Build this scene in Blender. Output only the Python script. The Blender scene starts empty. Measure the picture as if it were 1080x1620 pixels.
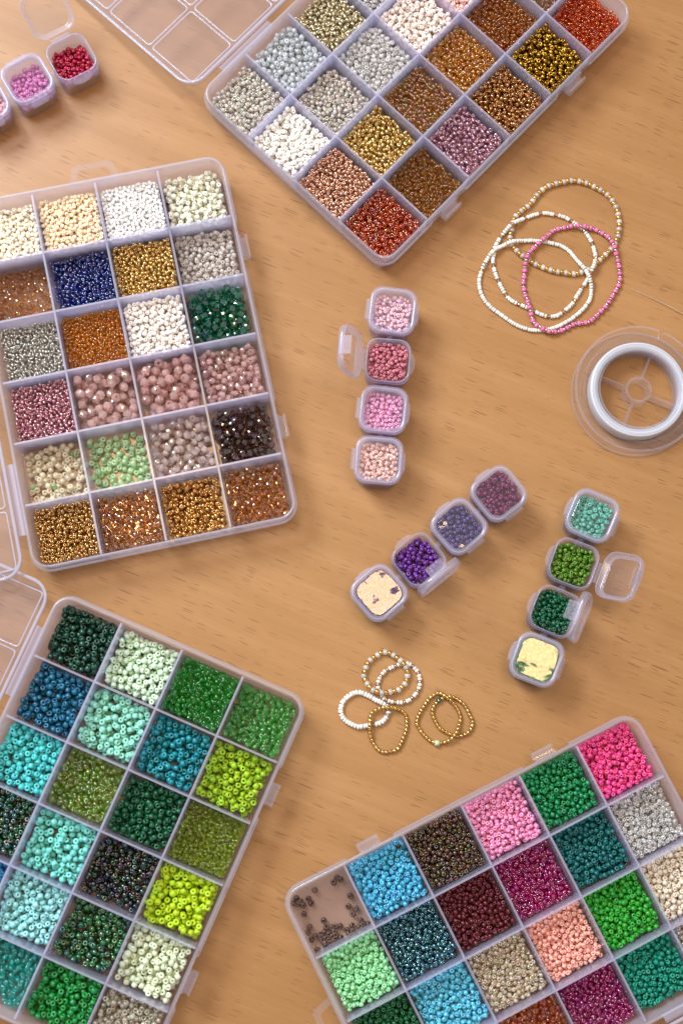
import bpy, bmesh, math, random
import numpy as np
from mathutils import Matrix, Vector

# ------------------------------------------------------------------ camera, world, lamps, exposure
S = 0.001                                   # the code below thinks in millimetres
sc = bpy.context.scene
C = sc.collection
CAM_ROT = np.array([[0.99957492, 0.0, -0.02915427], [-0.00455741, 0.9877064, -0.15625392], [0.02879586, 0.15632037, 0.98728655]])
CAM_H, CAM_F = 732.6 + 22.0, 2400.0         # lens height over the table (mm); focal length in photo pixels (1080 wide)
cd = bpy.data.cameras.new('camera')
cam = bpy.data.objects.new('camera', cd)
C.objects.link(cam)
m4 = Matrix(CAM_ROT.tolist()).to_4x4()
m4.translation = Vector((0, 0, CAM_H * S))
cam.matrix_world = m4
cd.sensor_fit = 'VERTICAL'
cd.sensor_height = 36.0
cd.lens = 36.0 * CAM_F / 1620.0
cd.clip_start, cd.clip_end = 0.02, 50
cd.dof.use_dof = True
cd.dof.focus_distance, cd.dof.aperture_fstop = 0.765, 10.0
sc.camera = cam

w = bpy.data.worlds.new('World')
sc.world = w
w.use_nodes = True
w.node_tree.nodes['Background'].inputs[0].default_value = (1.0, 0.97, 0.95, 1)
w.node_tree.nodes['Background'].inputs[1].default_value = 0.46


def lamp(name, loc, target, size, energy, col, spread=180):
    l = bpy.data.lights.new(name, 'AREA')
    l.shape, l.size, l.size_y = 'RECTANGLE', size[0], size[1]
    l.energy, l.color, l.spread = energy, col, math.radians(spread)
    o = bpy.data.objects.new(name, l)
    C.objects.link(o)
    o.location = loc
    if target:
        o.rotation_euler = (Vector(target) - Vector(loc)).to_track_quat('-Z', 'Y').to_euler()
    return o


lamp('window_light', (-0.72, 0.84, 1.10), (-0.14, 0.04, 0), (0.5, 0.55), 13.0, (0.82, 0.91, 1.0), 120)
# two warm lamps hang flat over the table
lamp('ceiling_lamp', (0.2375, 0.1825, 1.5), None, (0.33, 0.175), 5.2, (1.0, 0.66, 0.32))
lamp('ceiling_lamp', (-0.20, 0.40, 1.5), None, (0.22, 0.15), 3.0, (1.0, 0.66, 0.32))

sc.view_settings.view_transform = 'Standard'
sc.view_settings.look = 'None'
sc.view_settings.exposure = 0.0
sc.view_settings.gamma = 1.0
sc.view_settings.use_curve_mapping = False
cy = sc.cycles
cy.use_denoising = True
cy.max_bounces, cy.diffuse_bounces, cy.glossy_bounces = 20, 9, 4
cy.transmission_bounces, cy.transparent_max_bounces = 14, 40
cy.caustics_reflective, cy.caustics_refractive = False, True
cy.blur_glossy = 1.0
cy.sample_clamp_indirect = 8.0

rng = np.random.default_rng(11)
random.seed(5)


def spot(px, py, z=0.0):
    """Point of the table scene (mm) seen at a photo pixel, at height z over the table."""
    d = CAM_ROT @ np.array([(px - 540.0) / CAM_F, -(py - 810.0) / CAM_F, -1.0])
    t = (z - CAM_H) / d[2]
    return np.array([d[0] * t, d[1] * t, z])


# ------------------------------------------------------------------ materials
def lin(h):
    h = h.lstrip('#')
    v = [int(h[i:i + 2], 16) / 255 for i in (0, 2, 4)]
    return tuple((x / 12.92 if x <= .04045 else ((x + .055) / 1.055) ** 2.4) for x in v)


class NT:
    def __init__(self, name):
        self.m = bpy.data.materials.new(name)
        self.m.use_nodes = True
        self.t = self.m.node_tree
        self.t.nodes.clear()
        self.out = self.t.nodes.new('ShaderNodeOutputMaterial')

    def n(self, kind, **kw):
        nd = self.t.nodes.new('ShaderNode' + kind)
        for k, v in kw.items():
            if k.startswith('_'):
                setattr(nd, k[1:], v)
            else:
                key = int(k[1:]) if k[0] == 'i' and k[1:].isdigit() else k.replace('__', ' ')
                self.set(nd.inputs[key], v)
        return nd

    def set(self, sock, v):
        if isinstance(v, bpy.types.NodeSocket):
            self.t.links.new(v, sock)
        elif isinstance(v, bpy.types.Node):
            self.t.links.new(v.outputs[0], sock)
        elif isinstance(v, (tuple, list)) and len(v) == 3 and sock.type == 'RGBA':
            sock.default_value = (*v, 1)
        else:
            sock.default_value = v

    def math(self, op, a, b=0.0, c=None):
        nd = self.t.nodes.new('ShaderNodeMath')
        nd.operation = op
        self.set(nd.inputs[0], a)
        self.set(nd.inputs[1], b)
        if c is not None:
            self.set(nd.inputs[2], c)
        return nd

    def mix(self, fac, a, b):
        nd = self.t.nodes.new('ShaderNodeMixShader')
        self.set(nd.inputs[0], fac)
        self.set(nd.inputs[1], a)
        self.set(nd.inputs[2], b)
        return nd

    def mixc(self, fac, a, b, blend='MIX'):
        nd = self.t.nodes.new('ShaderNodeMix')
        nd.data_type = 'RGBA'
        nd.blend_type = blend
        self.set(nd.inputs[0], fac)
        self.set(nd.inputs[6], a)
        self.set(nd.inputs[7], b)
        return nd.outputs[2]

    def ramp(self, fac, stops):
        nd = self.t.nodes.new('ShaderNodeValToRGB')
        self.set(nd.inputs[0], fac)
        el = nd.color_ramp.elements
        while len(el) < len(stops):
            el.new(0.5)
        for e, (p, c) in zip(el, stops):
            e.position = p
            e.color = (*c, 1) if len(c) == 3 else c
        return nd

    def done(self, sh):
        self.t.links.new(sh.outputs[0], self.out.inputs[0])
        return self.m


def wood():
    t = NT('beech_wood')
    tc = t.n('TexCoord')
    mp = t.n('Mapping', Vector=tc.outputs['Object'], Scale=(1 / S, 1 / S, 1 / S), Rotation=(0, 0, math.radians(22.5)))
    wob = t.n('TexNoise', Vector=mp, Scale=0.008, Detail=1.0)
    wv = t.n('VectorMath', _operation='SCALE', i0=t.n('VectorMath', _operation='SUBTRACT', i0=wob.outputs['Color'], i1=(.5, .5, .5)), Scale=5.0)
    pos = t.n('VectorMath', _operation='ADD', i0=mp, i1=wv)

    def stretched(sx, sy):
        return t.n('VectorMath', _operation='MULTIPLY', i0=pos, i1=(sx, sy, 1.0))
    broad = t.n('TexNoise', Vector=stretched(.12, 1), Scale=.05, Detail=3.0)
    band = t.n('TexNoise', Vector=stretched(.05, 1), Scale=.16, Detail=4.0, Roughness=.6)
    fine = t.n('TexNoise', Vector=stretched(.035, 1), Scale=1.5, Detail=4.0, Roughness=.65)
    fibre = t.n('TexNoise', Vector=stretched(.10, 1), Scale=4.2, Detail=2.0)
    v = t.math('MULTIPLY_ADD', broad.outputs[0], .75, t.math('MULTIPLY', band.outputs[0], .5))
    v = t.math('MULTIPLY_ADD', fine.outputs[0], .45, v)
    v = t.math('MULTIPLY_ADD', fibre.outputs[0], .16, v)
    base = t.ramp(t.math('SUBTRACT', v, .42), [(.15, lin('95693b')), (.48, lin('a27547')), (.80, lin('b08356'))])
    # dark ray flecks: short dashes along the grain
    vor = t.n('TexVoronoi', Vector=stretched(.14, 2.3), Scale=.66, Randomness=1.0, _feature='F1')
    rnd = t.n('SeparateColor', i0=vor.outputs['Color'])
    size = t.math('MULTIPLY', t.math('MAXIMUM', t.math('SUBTRACT', rnd.outputs[0], .34), 0.0), .50)
    patch = t.n('TexNoise', Vector=mp, Scale=.014, Detail=2.0)
    size = t.math('MULTIPLY', size, t.math('MULTIPLY_ADD', patch.outputs[0], 2.4, -.15))
    fl = t.math('SUBTRACT', size, vor.outputs['Distance'])
    fl = t.n('MapRange', Value=fl, i1=-.02, i2=.04, i3=0.0, i4=1.0)
    fl = t.math('MULTIPLY', fl, t.math('MULTIPLY_ADD', rnd.outputs[1], .45, .24))
    col = t.mixc(fl, base.outputs[0], lin('5f3a20'))
    # rare longer brown streaks
    v2 = t.n('TexVoronoi', Vector=stretched(.055, 1.0), Scale=.16, Randomness=1.0)
    r2 = t.n('SeparateColor', i0=v2.outputs['Color'])
    f2 = t.n('MapRange', Value=t.math('SUBTRACT', t.math('MULTIPLY', t.math('GREATER_THAN', r2.outputs[0], .6), .11), v2.outputs['Distance']), i1=-.10, i2=.09, i3=0.0, i4=.10)
    col = t.mixc(f2.outputs[0], col, lin('6d4426'))
    bmp = t.n('Bump', Strength=.25, Distance=.0002, Height=t.math('SUBTRACT', fine.outputs[0], t.math('MULTIPLY', fl, .8)))
    p = t.n('BsdfPrincipled', Base__Color=col, Roughness=.40, Normal=bmp)
    p.inputs['Specular IOR Level'].default_value = .45
    return t.done(p)


def plastic(name, transp, col='ebe9fb', rough=.22, gloss=1.0, tint='fdfdff', bump=0.0, nscale=300.0):
    """Milky polypropylene: part of the light goes straight through, part is scattered."""
    t = NT(name)
    c = lin(col)
    nrm = None
    if bump:
        tc = t.n('TexCoord')
        nz = t.n('TexNoise', Vector=tc.outputs['Object'], Scale=nscale, Detail=2.5)
        nrm = t.n('Bump', Strength=1.0, Distance=bump, Height=nz.outputs[0])
    d, tr = t.n('BsdfDiffuse', Color=c), t.n('BsdfTranslucent', Color=c)
    body = t.mix(.5, d, tr)
    body = t.mix(transp, body, t.n('BsdfTransparent', Color=lin(tint)))
    fr = t.n('Fresnel', IOR=1.48)
    out = t.math('SUBTRACT', 1.0, t.n('NewGeometry').outputs['Backfacing'])
    g = t.n('BsdfGlossy', Roughness=rough, Color=(1, 1, 1))
    if nrm:
        t.set(g.inputs['Normal'], nrm.outputs[0])
        t.set(fr.inputs['Normal'], nrm.outputs[0])
    return t.done(t.mix(t.math('MULTIPLY', t.math('MULTIPLY', fr, gloss), out), body, g))


def bead_mat(kind, hexcol, var=.14):
    t = NT(kind + '_bead_' + hexcol)
    c = lin(hexcol)
    if kind in ('glass', 'silver', 'ab', 'crystal', 'frost', 'pearl'):
        deep = min(c) < .25                   # strong glass colours
        c = tuple(min(.96, x ** {'silver': .62, 'frost': .6, 'pearl': .8, 'ab': .76 if deep else .47, 'crystal': .8 if deep else .47}.get(kind, .72 if deep else .5)) for x in c)
    geo, oi = t.n('NewGeometry'), t.n('ObjectInfo')
    r = t.math('FRACT', t.math('ADD', geo.outputs['Random Per Island'], oi.outputs['Random']))
    r2 = t.math('FRACT', t.math('MULTIPLY', r, 17.31))
    hsv = t.n('HueSaturation', Color=c, Hue=t.math('MULTIPLY_ADD', r2, .02, .49), Value=t.math('MULTIPLY_ADD', r, 2 * var, 1 - var))
    hue = t.n('CombineColor', _mode='HSV', i0=r2, i1=.45, i2=1.0)          # the oil-slick tint of coated beads
    if kind in ('opaque', 'matte', 'pearl', 'metal', 'iris'):
        p = t.n('BsdfPrincipled', Base__Color=hsv)
        p.inputs['Roughness'].default_value = {'opaque': .34, 'matte': .5, 'pearl': .28, 'metal': .24, 'iris': .25}[kind]
        if kind == 'opaque':
            p.inputs['Coat Weight'].default_value = .25
            p.inputs['Coat Roughness'].default_value = .15
        if kind == 'pearl':
            p.inputs['Coat Weight'].default_value = .9
            p.inputs['Coat Roughness'].default_value = .06
            return t.done(p)
        if kind == 'metal':
            p.inputs['Metallic'].default_value = 1.0
        if kind == 'iris':
            g = t.n('BsdfGlossy', Color=hue, Roughness=.14)
            lw = t.n('LayerWeight', Blend=.42)
            return t.done(t.mix(t.math('MULTIPLY_ADD', lw.outputs['Facing'], .4, .06), p, g))
        return t.done(p)
    clear = {'glass': .70, 'silver': .62, 'ab': .70, 'crystal': .78, 'frost': .62, 'dark': .50}[kind]
    lum = max(c)
    tcol = tuple(min(1, (x / lum) ** (.5 if min(c) < .4 else .42)) for x in c)
    th = t.n('HueSaturation', Color=tcol, Hue=t.math('MULTIPLY_ADD', r2, .016, .492), Value=t.math('MULTIPLY_ADD', r, .03, .985))
    body = t.mix(.4, t.n('BsdfDiffuse', Color=hsv), t.n('BsdfTranslucent', Color=hsv))
    if kind in ('ab', 'crystal', 'glass') and min(c) > .5:
        clear *= .55 if kind == 'crystal' else .3
    if kind == 'frost':
        clear *= 1 - .5 * min(c)              # pale beads are cloudier
    body = t.mix(clear, body, t.n('BsdfTransparent', Color=th))
    if kind == 'silver':                      # foil inside the glass: half mirror, half tinted glass
        body = t.mix(.40, body, t.n('BsdfGlossy', Color=tuple(min(1, .06 + 1.1 * x) for x in c), Roughness=.18))
    bend = {'crystal': .36, 'ab': .25 if min(c) > .5 else .35, 'glass': .3, 'dark': .3}.get(kind, 0)
    if bend:                                  # part of the glass bends the light behind it
        gl = t.n('BsdfGlass', Color=tuple(min(1, x ** .3) for x in tcol), Roughness=.0, IOR=1.33)
        body = t.mix(bend, body, gl)
    gcol = (1, 1, 1)
    if kind in ('ab', 'crystal', 'dark'):
        gcol = t.mixc(.55 if kind == 'ab' else .3, (1, 1, 1), hue.outputs[0])
    g = t.n('BsdfGlossy', Color=gcol, Roughness=.05 if kind != 'frost' else .35)
    fr = t.n('Fresnel', IOR=1.75 if kind in ('crystal', 'dark', 'ab') else 1.55)
    return t.done(t.mix(t.math('MULTIPLY', t.math('MULTIPLY_ADD', fr, 1.0, .07 if kind in ('crystal', 'ab', 'dark') else .03), t.math('SUBTRACT', 1.0, geo.outputs['Backfacing'])), body, g))


def lining_mat(hexcol):
    t = NT('silver_lining_' + hexcol)
    c = lin(hexcol)
    p = t.n('BsdfPrincipled', Base__Color=tuple(min(1, .25 + .9 * x ** .6) for x in c), Metallic=1.0, Roughness=.22)
    return t.done(p)


_mats = {}


def mats_for(kind, hexcol):
    k = (kind, hexcol)
    if k not in _mats:
        a = bead_mat(kind, hexcol)
        _mats[k] = [a, lining_mat(hexcol) if kind == 'silver' else a]
    return _mats[k]


M_WOOD = wood()
M_FLOOR = plastic('tray_floor_plastic', .88, rough=.16, bump=.00006, nscale=60)
M_TRAY = plastic('tray_plastic', .70)
M_DIV = plastic('divider_plastic', .57, col='e8e6fd')
M_LID = plastic('lid_plastic', .92, rough=.12)
M_RIDGE = plastic('lid_ridge_plastic', .45, rough=.12)
M_CUP = plastic('mini_cup_plastic', .72, col='dcdaff')
M_CAP = plastic('mini_lid_plastic', .76, col='e6e4fe')
M_WIN = plastic('mini_lid_window_plastic', .965, rough=.045, bump=.00034, nscale=66)
M_TAB = plastic('mini_tab_plastic', .84, col='e2e0fc', rough=.45, gloss=.6)
M_CLEAR = plastic('clear_spool_plastic', .988, rough=.05)
M_EDGE = plastic('clear_edge_plastic', .80, rough=.06)
M_HUB = plastic('clear_hub_plastic', .88, rough=.05)


def thread_mat(name, col, wave=0.0):
    t = NT(name)
    p = t.n('BsdfPrincipled', Base__Color=lin(col), Roughness=.38)
    p.inputs['Coat Weight'].default_value = .3
    if wave:
        tc = t.n('TexCoord')
        sep = t.n('SeparateXYZ', i0=tc.outputs['Object'])
        rad = t.math('SQRT', t.math('ADD', t.math('MULTIPLY', sep.outputs[0], sep.outputs[0]), t.math('MULTIPLY', sep.outputs[1], sep.outputs[1])))
        f = t.math('ADD', t.math('MULTIPLY', rad, wave), t.math('MULTIPLY', sep.outputs[2], wave * 1.3))
        nz = t.n('TexNoise', Scale=2600.0, Detail=2.0, Vector=t.n('CombineXYZ', i0=rad, i1=sep.outputs[2], i2=0.0))
        h = t.math('ADD', t.math('SINE', f), t.math('MULTIPLY', nz.outputs[0], 2.0))
        b = t.n('Bump', Strength=.5, Distance=.00005, Height=h)
        t.set(p.inputs['Normal'], b.outputs[0])
        cr = t.ramp(nz.outputs[0], [(.3, lin('b4bac6')), (.7, lin(col))])
        t.set(p.inputs['Base Color'], cr.outputs[0])
    return t.done(p)


M_WOUND = thread_mat('wound_cord', 'eef0f2', 21000.0)
M_END = plastic('clear_thread', .45, col='e9ddcf', rough=.2)
M_CORD = thread_mat('elastic_cord', 'e6dccf')


# ------------------------------------------------------------------ mesh helpers (all in mm)
def mesh(name, verts, faces, mats, smooth=True, midx=None):
    me = bpy.data.meshes.new(name)
    me.from_pydata([tuple(float(c) * S for c in v) for v in verts], [], [tuple(int(i) for i in f) for f in faces])
    for m in (mats if isinstance(mats, list) else [mats]):
        me.materials.append(m)
    if smooth is True:
        me.polygons.foreach_set('use_smooth', [True] * len(faces))
    elif smooth is not False:
        me.polygons.foreach_set('use_smooth', smooth)
    if midx is not None:
        me.polygons.foreach_set('material_index', midx)
    bm = bmesh.new()
    bm.from_mesh(me)
    bmesh.ops.recalc_face_normals(bm, faces=bm.faces)      # outward, so that plastic knows its inside
    bm.to_mesh(me)
    bm.free()
    me.update()
    return me


def link(name, me, parent=None, loc=(0, 0, 0), rot=(0, 0, 0)):
    o = bpy.data.objects.new(name, me)
    C.objects.link(o)
    o.location = tuple(float(c) * S for c in loc)
    o.rotation_euler = rot
    if parent is not None:
        o.parent = parent
    return o


def tag(o, label=None, cat=None, group=None, kind=None):
    if label:
        n = len(label.split())
        assert 4 <= n <= 16, (n, label)
        o['label'] = label
    if cat:
        o['category'] = cat
    if group:
        o['group'] = group
    if kind:
        o['kind'] = kind
    return o


def rrect(hx, hy, r, n=5, extra=()):
    """Rounded rectangle outline, counter-clockwise; extra = breakpoints (y) on the +x side."""
    pts = []
    for cx, cy, a0 in ((hx - r, hy - r, 0), (-hx + r, hy - r, 90), (-hx + r, -hy + r, 180), (hx - r, -hy + r, 270)):
        for k in range(n + 1):
            a = math.radians(a0 + 90 * k / n)
            pts.append((cx + r * math.cos(a), cy + r * math.sin(a)))
    pts += [(hx, y) for y in extra]
    return pts


def loft(rings, closed=True, cap0=False, cap1=False):
    """rings: list of equal-length lists of 3D points."""
    n = len(rings[0])
    V = [p for r in rings for p in r]
    F = []
    m = len(rings)
    for i in range(m if closed else m - 1):
        a, b = i * n, ((i + 1) % m) * n
        for k in range(n):
            k2 = (k + 1) % n
            F.append((a + k, a + k2, b + k2, b + k))
    if cap0:
        F.append(tuple(range(n - 1, -1, -1)))
    if cap1:
        F.append(tuple(range((m - 1) * n, m * n)))
    return V, F


def boxmesh(x0, x1, y0, y1, z0, z1):
    V = [(x, y, z) for z in (z0, z1) for y in (y0, y1) for x in (x0, x1)]
    F = [(0, 2, 3, 1), (4, 5, 7, 6), (0, 1, 5, 4), (2, 6, 7, 3), (0, 4, 6, 2), (1, 3, 7, 5)]
    return V, F


def bevelbox(x0, x1, y0, y1, z0, z1, b=.3):
    """box with chamfered upper edges"""
    r = [[(x0, y0, z0), (x1, y0, z0), (x1, y1, z0), (x0, y1, z0)],
         [(x0, y0, z1 - b), (x1, y0, z1 - b), (x1, y1, z1 - b), (x0, y1, z1 - b)],
         [(x0 + b, y0 + b, z1), (x1 - b, y0 + b, z1), (x1 - b, y1 - b, z1), (x0 + b, y1 - b, z1)]]
    return loft(r, False, True, True)


def extrude_y(prof, y0, y1):
    n = len(prof)
    V = [(x, y0, z) for x, z in prof] + [(x, y1, z) for x, z in prof]
    F = [(k, (k + 1) % n, n + (k + 1) % n, n + k) for k in range(n)]
    F += [tuple(range(n - 1, -1, -1)), tuple(range(n, 2 * n))]
    return V, F


def lathe(prof, n=64, closed=True):
    rings = [[(r * math.cos(2 * math.pi * k / n), r * math.sin(2 * math.pi * k / n), z) for k in range(n)] for r, z in prof]
    return loft(rings, closed)


def outward(V, F):
    bm = bmesh.new()
    vs = [bm.verts.new(v) for v in V]
    fs = [bm.faces.new([vs[i] for i in f]) for f in F]
    bm.verts.index_update()
    bmesh.ops.recalc_face_normals(bm, faces=fs)
    F2 = [[v.index for v in f.verts] for f in fs]
    bm.free()
    return F2


# ------------------------------------------------------------------ bead shapes (unit radius)
def bead_shape(h=.72, n=9, hole=.40, square=0.0):
    o = 1.0
    s = .45 + square * .3
    prof = [(o, -s * h), (o, s * h), (.76, h), (hole, .80 * h), (hole, -.80 * h), (.76, -h)]
    V, F = lathe(prof, n)
    lin_ = [1 if n * 3 <= i < n * 4 else 0 for i in range(len(F))]
    return np.array(V), np.array(outward(V, F)), lin_, [True] * len(F)


def faceted_shape(n=8, squash=.86):
    prof = [(.30, -squash), (.70, -.62 * squash), (.97, -.20 * squash), (.97, .20 * squash), (.70, .62 * squash), (.30, squash), (.22, 0.0)]
    rings = []
    for i, (r, z) in enumerate(prof):
        off = .5 * (i % 2)
        rings.append([(r * math.cos(2 * math.pi * (k + off) / n), r * math.sin(2 * math.pi * (k + off) / n), z) for k in range(n)])
    V, F = [p for r in rings for p in r], []
    for i in range(5):
        a, b = i * n, (i + 1) * n
        for k in range(n):
            k2 = (k + 1) % n
            if i % 2 == 0:
                F += [(a + k, a + k2, b + k), (a + k2, b + k2, b + k)]
            else:
                F += [(a + k, b + k2, b + k), (a + k, a + k2, b + k2)]
    for i in (5, 6):
        a, b = i * n, ((i + 1) % 7) * n
        for k in range(n):
            k2 = (k + 1) % n
            F += [(a + k, a + k2, b + k), (a + k2, b + k2, b + k)]
    F = np.array(outward(V, F))
    return np.array(V), F, [0] * len(F), [False] * len(F)


SHAPES = {'seed': bead_shape(), 'fat': bead_shape(.82, 9, .30, .25), 'tube': bead_shape(.85, 8, .45, .6), 'facet': faceted_shape()}


def rand_rot(n, upright):
    """Random orientations; a share `upright` of the beads shows its hole to the sky."""
    ax = rng.normal(size=(n, 3))
    up = rng.random(n) < upright
    ax[up] *= .28
    ax[up, 2] = 1.0
    ax[~up, 2] *= .75
    z = ax / np.linalg.norm(ax, axis=1, keepdims=True)
    q = rng.normal(size=(n, 3))
    x = np.cross(q, z)
    x /= np.linalg.norm(x, axis=1, keepdims=True)
    y = np.cross(z, x)
    return np.stack([x, y, z], 2)


def beads_mesh(name, shape, pos, rad, rots, mats, bed=None):
    V, F, mi, sm = SHAPES[shape]
    n, tv, tf, fs = len(pos), len(V), len(F), F.shape[1]
    P = (np.einsum('nij,vj->nvi', rots, V) * rad[:, None, None] + pos[:, None, :]).reshape(-1, 3)
    L = (F[None] + (np.arange(n) * tv)[:, None, None]).reshape(-1)
    mi, sm = np.tile(mi, n), np.tile(sm, n)
    starts = np.arange(n * tf) * fs
    totals = np.full(n * tf, fs)
    if bed is not None:                       # the beads deep in the pile, as one lump
        bv, bf = bed
        o = len(P)
        P = np.concatenate([P, np.array(bv, float)])
        s = len(L)
        for f in bf:
            L = np.concatenate([L, np.array(f) + o])
            starts = np.append(starts, s)
            totals = np.append(totals, len(f))
            s += len(f)
        mi = np.append(mi, [0] * len(bf))
        sm = np.append(sm, [False] * len(bf))
    me = bpy.data.meshes.new(name)
    me.vertices.add(len(P))
    me.vertices.foreach_set('co', (P * S).astype(np.float32).ravel())
    me.loops.add(len(L))
    me.loops.foreach_set('vertex_index', L.astype(np.int32))
    me.polygons.add(len(starts))
    me.polygons.foreach_set('loop_start', starts.astype(np.int32))
    me.polygons.foreach_set('loop_total', totals.astype(np.int32))
    me.polygons.foreach_set('use_smooth', sm.astype(bool))
    me.polygons.foreach_set('material_index', mi.astype(np.int32))
    for m in mats:
        me.materials.append(m)
    me.update(calc_edges=True)
    return me


def pour(n, hx, hy, r, floor, corner=2.0, k=9, grad=(0, 0), squash=.68):
    """Drop n beads of radius r into a cup; each lands on what lies under it. grad leans the heap to one side."""
    pos = np.zeros((n, 3))
    mx, my = hx - r * .95, hy - r * .95
    cnt = 0
    for i in range(n):
        c = rng.uniform(-1, 1, (k * 3, 2))
        if grad != (0, 0):
            keep = rng.random(len(c)) < np.clip(.5 + .5 * (c[:, 0] * grad[0] + c[:, 1] * grad[1]), .03, 1)
            if keep.sum() >= 2:
                c = c[keep]
        c = c[:k] * (mx, my)
        ex = np.maximum(np.abs(c[:, 0]) - (mx - corner), 0)
        ey = np.maximum(np.abs(c[:, 1]) - (my - corner), 0)
        ok = ex * ex + ey * ey <= corner * corner
        if ok.any():
            c = c[ok]
        if cnt:
            d2 = ((c[:, None, :] - pos[None, :cnt, :2]) ** 2).sum(2)
            h = np.where(d2 < 4 * r * r, pos[None, :cnt, 2] + squash * np.sqrt(np.maximum(4 * r * r - d2, 0)), -1e9).max(1)
            z = np.maximum(h, floor + r * .72)
        else:
            z = np.full(len(c), floor + r * .72)
        j = int(np.argmin(z))
        pos[cnt] = (c[j, 0], c[j, 1], z[j])
        cnt += 1
    return pos


# ------------------------------------------------------------------ table
tv, tf = bevelbox(-750, 750, -550, 950, -30, 0, 2)
tag(link('tabletop', mesh('tabletop', tv, tf, M_WOOD, False)), 'beech wood tabletop with fine slanting grain', None, None, 'structure')

# ------------------------------------------------------------------ bead boxes
PX, PY = 32.0, 31.17                        # compartment pitch across and along the box
BX, BY, BH = 65.6, 95.2, 22.0               # half width, half length, height


def make_box_meshes():
    d = {}
    ys = []
    for s in (-1, 1):
        ys += [s * 47.5 - 13, s * 47.5 - 12.2, s * 47.5 + 12.2, s * 47.5 + 13]
    ys = sorted(ys)
    base = rrect(BX, BY, 9, 6, ys)

    def ring(inset, z, lip=0.0):
        out = []
        for x, y in rrect(BX - inset, BY - inset, max(9 - inset, 2), 6, ys):
            f = 0.0
            if lip:
                f = 1.0
                if abs(y) < BY - 12 and x > 0 and any(abs(y - s * 47.5) < 12.6 for s in (-1, 1)):
                    f = 0.0
                if x < 0 and abs(y) < BY - 8:
                    f = 0.0
            cxs, cys = max(min(x, BX - 9), -BX + 9), max(min(y, BY - 9), -BY + 9)
            nx, ny = x - cxs, y - cys
            ln = math.hypot(nx, ny) or 1
            out.append((x + nx / ln * lip * f, y + ny / ln * lip * f, z))
        return out
    rings = [ring(2.2, .2), ring(1.4, .8), ring(.5, 13.0), ring(.5, 13.1, 1.2), ring(.5, 17.2, 1.4), ring(.45, 17.8, 1.0), ring(.2, 18.2), ring(0, 21.3), ring(.4, BH), ring(1.4, BH), ring(1.7, 21.2), ring(2.1, 2.6), ring(2.8, 1.7)]
    V, F = loft(rings, False)
    d['tray'] = mesh('tray', V, F, M_TRAY)
    ro = rrect(BX - 2.25, BY - 2.25, 6.6, 6)
    V, F = loft([[(x, y, .15) for x, y in ro], [(x, y, 1.4) for x, y in ro]], False, True, True)
    d['tray_floor'] = mesh('tray_floor', V, F, M_FLOOR, False)
    # dividers
    V, F = loft([[(-.75, -BY + 2.9, 1.5), (.75, -BY + 2.9, 1.5), (.75, BY - 2.9, 1.5), (-.75, BY - 2.9, 1.5)],
                 [(-.5, -BY + 2.1, 20.8), (.5, -BY + 2.1, 20.8), (.5, BY - 2.1, 20.8), (-.5, BY - 2.1, 20.8)]], False, True, True)
    d['long'] = mesh('divider', V, F, M_DIV, False)
    V, F = loft([[(.80, -.75, 1.5), (PX - .80, -.75, 1.5), (PX - .80, .75, 1.5), (.80, .75, 1.5)],
                 [(.55, -.5, 20.7), (PX - .55, -.5, 20.7), (PX - .55, .5, 20.7), (.55, .5, 20.7)]], False, True, True)
    d['short'] = mesh('divider', V, F, M_DIV, False)
    # clasp: a small hooked catch, profile in x-z
    prof = [(0, 9.5), (3.9, 9.5), (4.4, 10.2), (4.4, 15.4), (3.3, 15.4), (3.3, 11.4), (1.2, 11.4), (1.2, 16.8), (0, 16.8)]
    V, F = extrude_y(prof, -5.6, 5.6)
    d['clasp'] = mesh('clasp', V, F, M_EDGE, False)
    # hanging tab
    o_ = [(-13.5, 0), (13.5, 0), (10.5, 11.5), (9, 12.5), (-9, 12.5), (-10.5, 11.5)]
    i_ = [(-9.5, 2.6), (9.5, 2.6), (7.6, 8.6), (6.6, 9.4), (-6.6, 9.4), (-7.6, 8.6)]
    V, F = loft([[(x, y, .0) for x, y in o_], [(x, y, 1.4) for x, y in o_], [(x, y, 1.4) for x, y in i_], [(x, y, 0) for x, y in i_]], True)
    d['tab'] = mesh('hang_tab', V, F, M_LID, False)
    # hinge strip
    V, F = loft([[(x, -18, z) for x, z in ((0, 16.0), (-1.2, 17.2), (-3.4, 17.2), (-4.4, 16.2), (-4.0, 15.4), (-3.0, 16.2), (-1.4, 16.2), (-.4, 15.2))],
                 [(x, 18, z) for x, z in ((0, 16.0), (-1.2, 17.2), (-3.4, 17.2), (-4.4, 16.2), (-4.0, 15.4), (-3.0, 16.2), (-1.4, 16.2), (-.4, 15.2))]], False, True, True)
    d['hinge'] = mesh('hinge', V, F, M_RIDGE, False)
    # lid, built lying on its back: x from 0 (hinge) to -2*BX, rim upward
    LX, LY = BX + .6, BY + .6

    def lring(inset, z):
        return [(x - LX, y, z) for x, y in rrect(LX - inset, LY - inset, max(10 - inset, 1.5), 6)]
    V, F = loft([lring(1.6, 0), lring(.4, .6), lring(0, 4.6), lring(1.0, 4.6), lring(1.4, 1.5), lring(1.9, 1.2)], False, True, True)
    d['lid'] = mesh('lid', V, F, M_LID, [True] * (len(F) - 2) + [False, False])
    V, F = loft([lring(-.25, 3.7), lring(-.45, 5.0), lring(1.15, 5.0), lring(1.1, 4.65), lring(-.1, 4.65), lring(-.1, 3.7)], True)
    d['lid_rim'] = mesh('lid_rim', V, F, M_RIDGE)
    px, py = 29.4, 28.6

    def pring(inset, z):
        return [(x, y, z) for x, y in rrect(px / 2 - inset, py / 2 - inset, 1.6, 3)]
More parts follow.
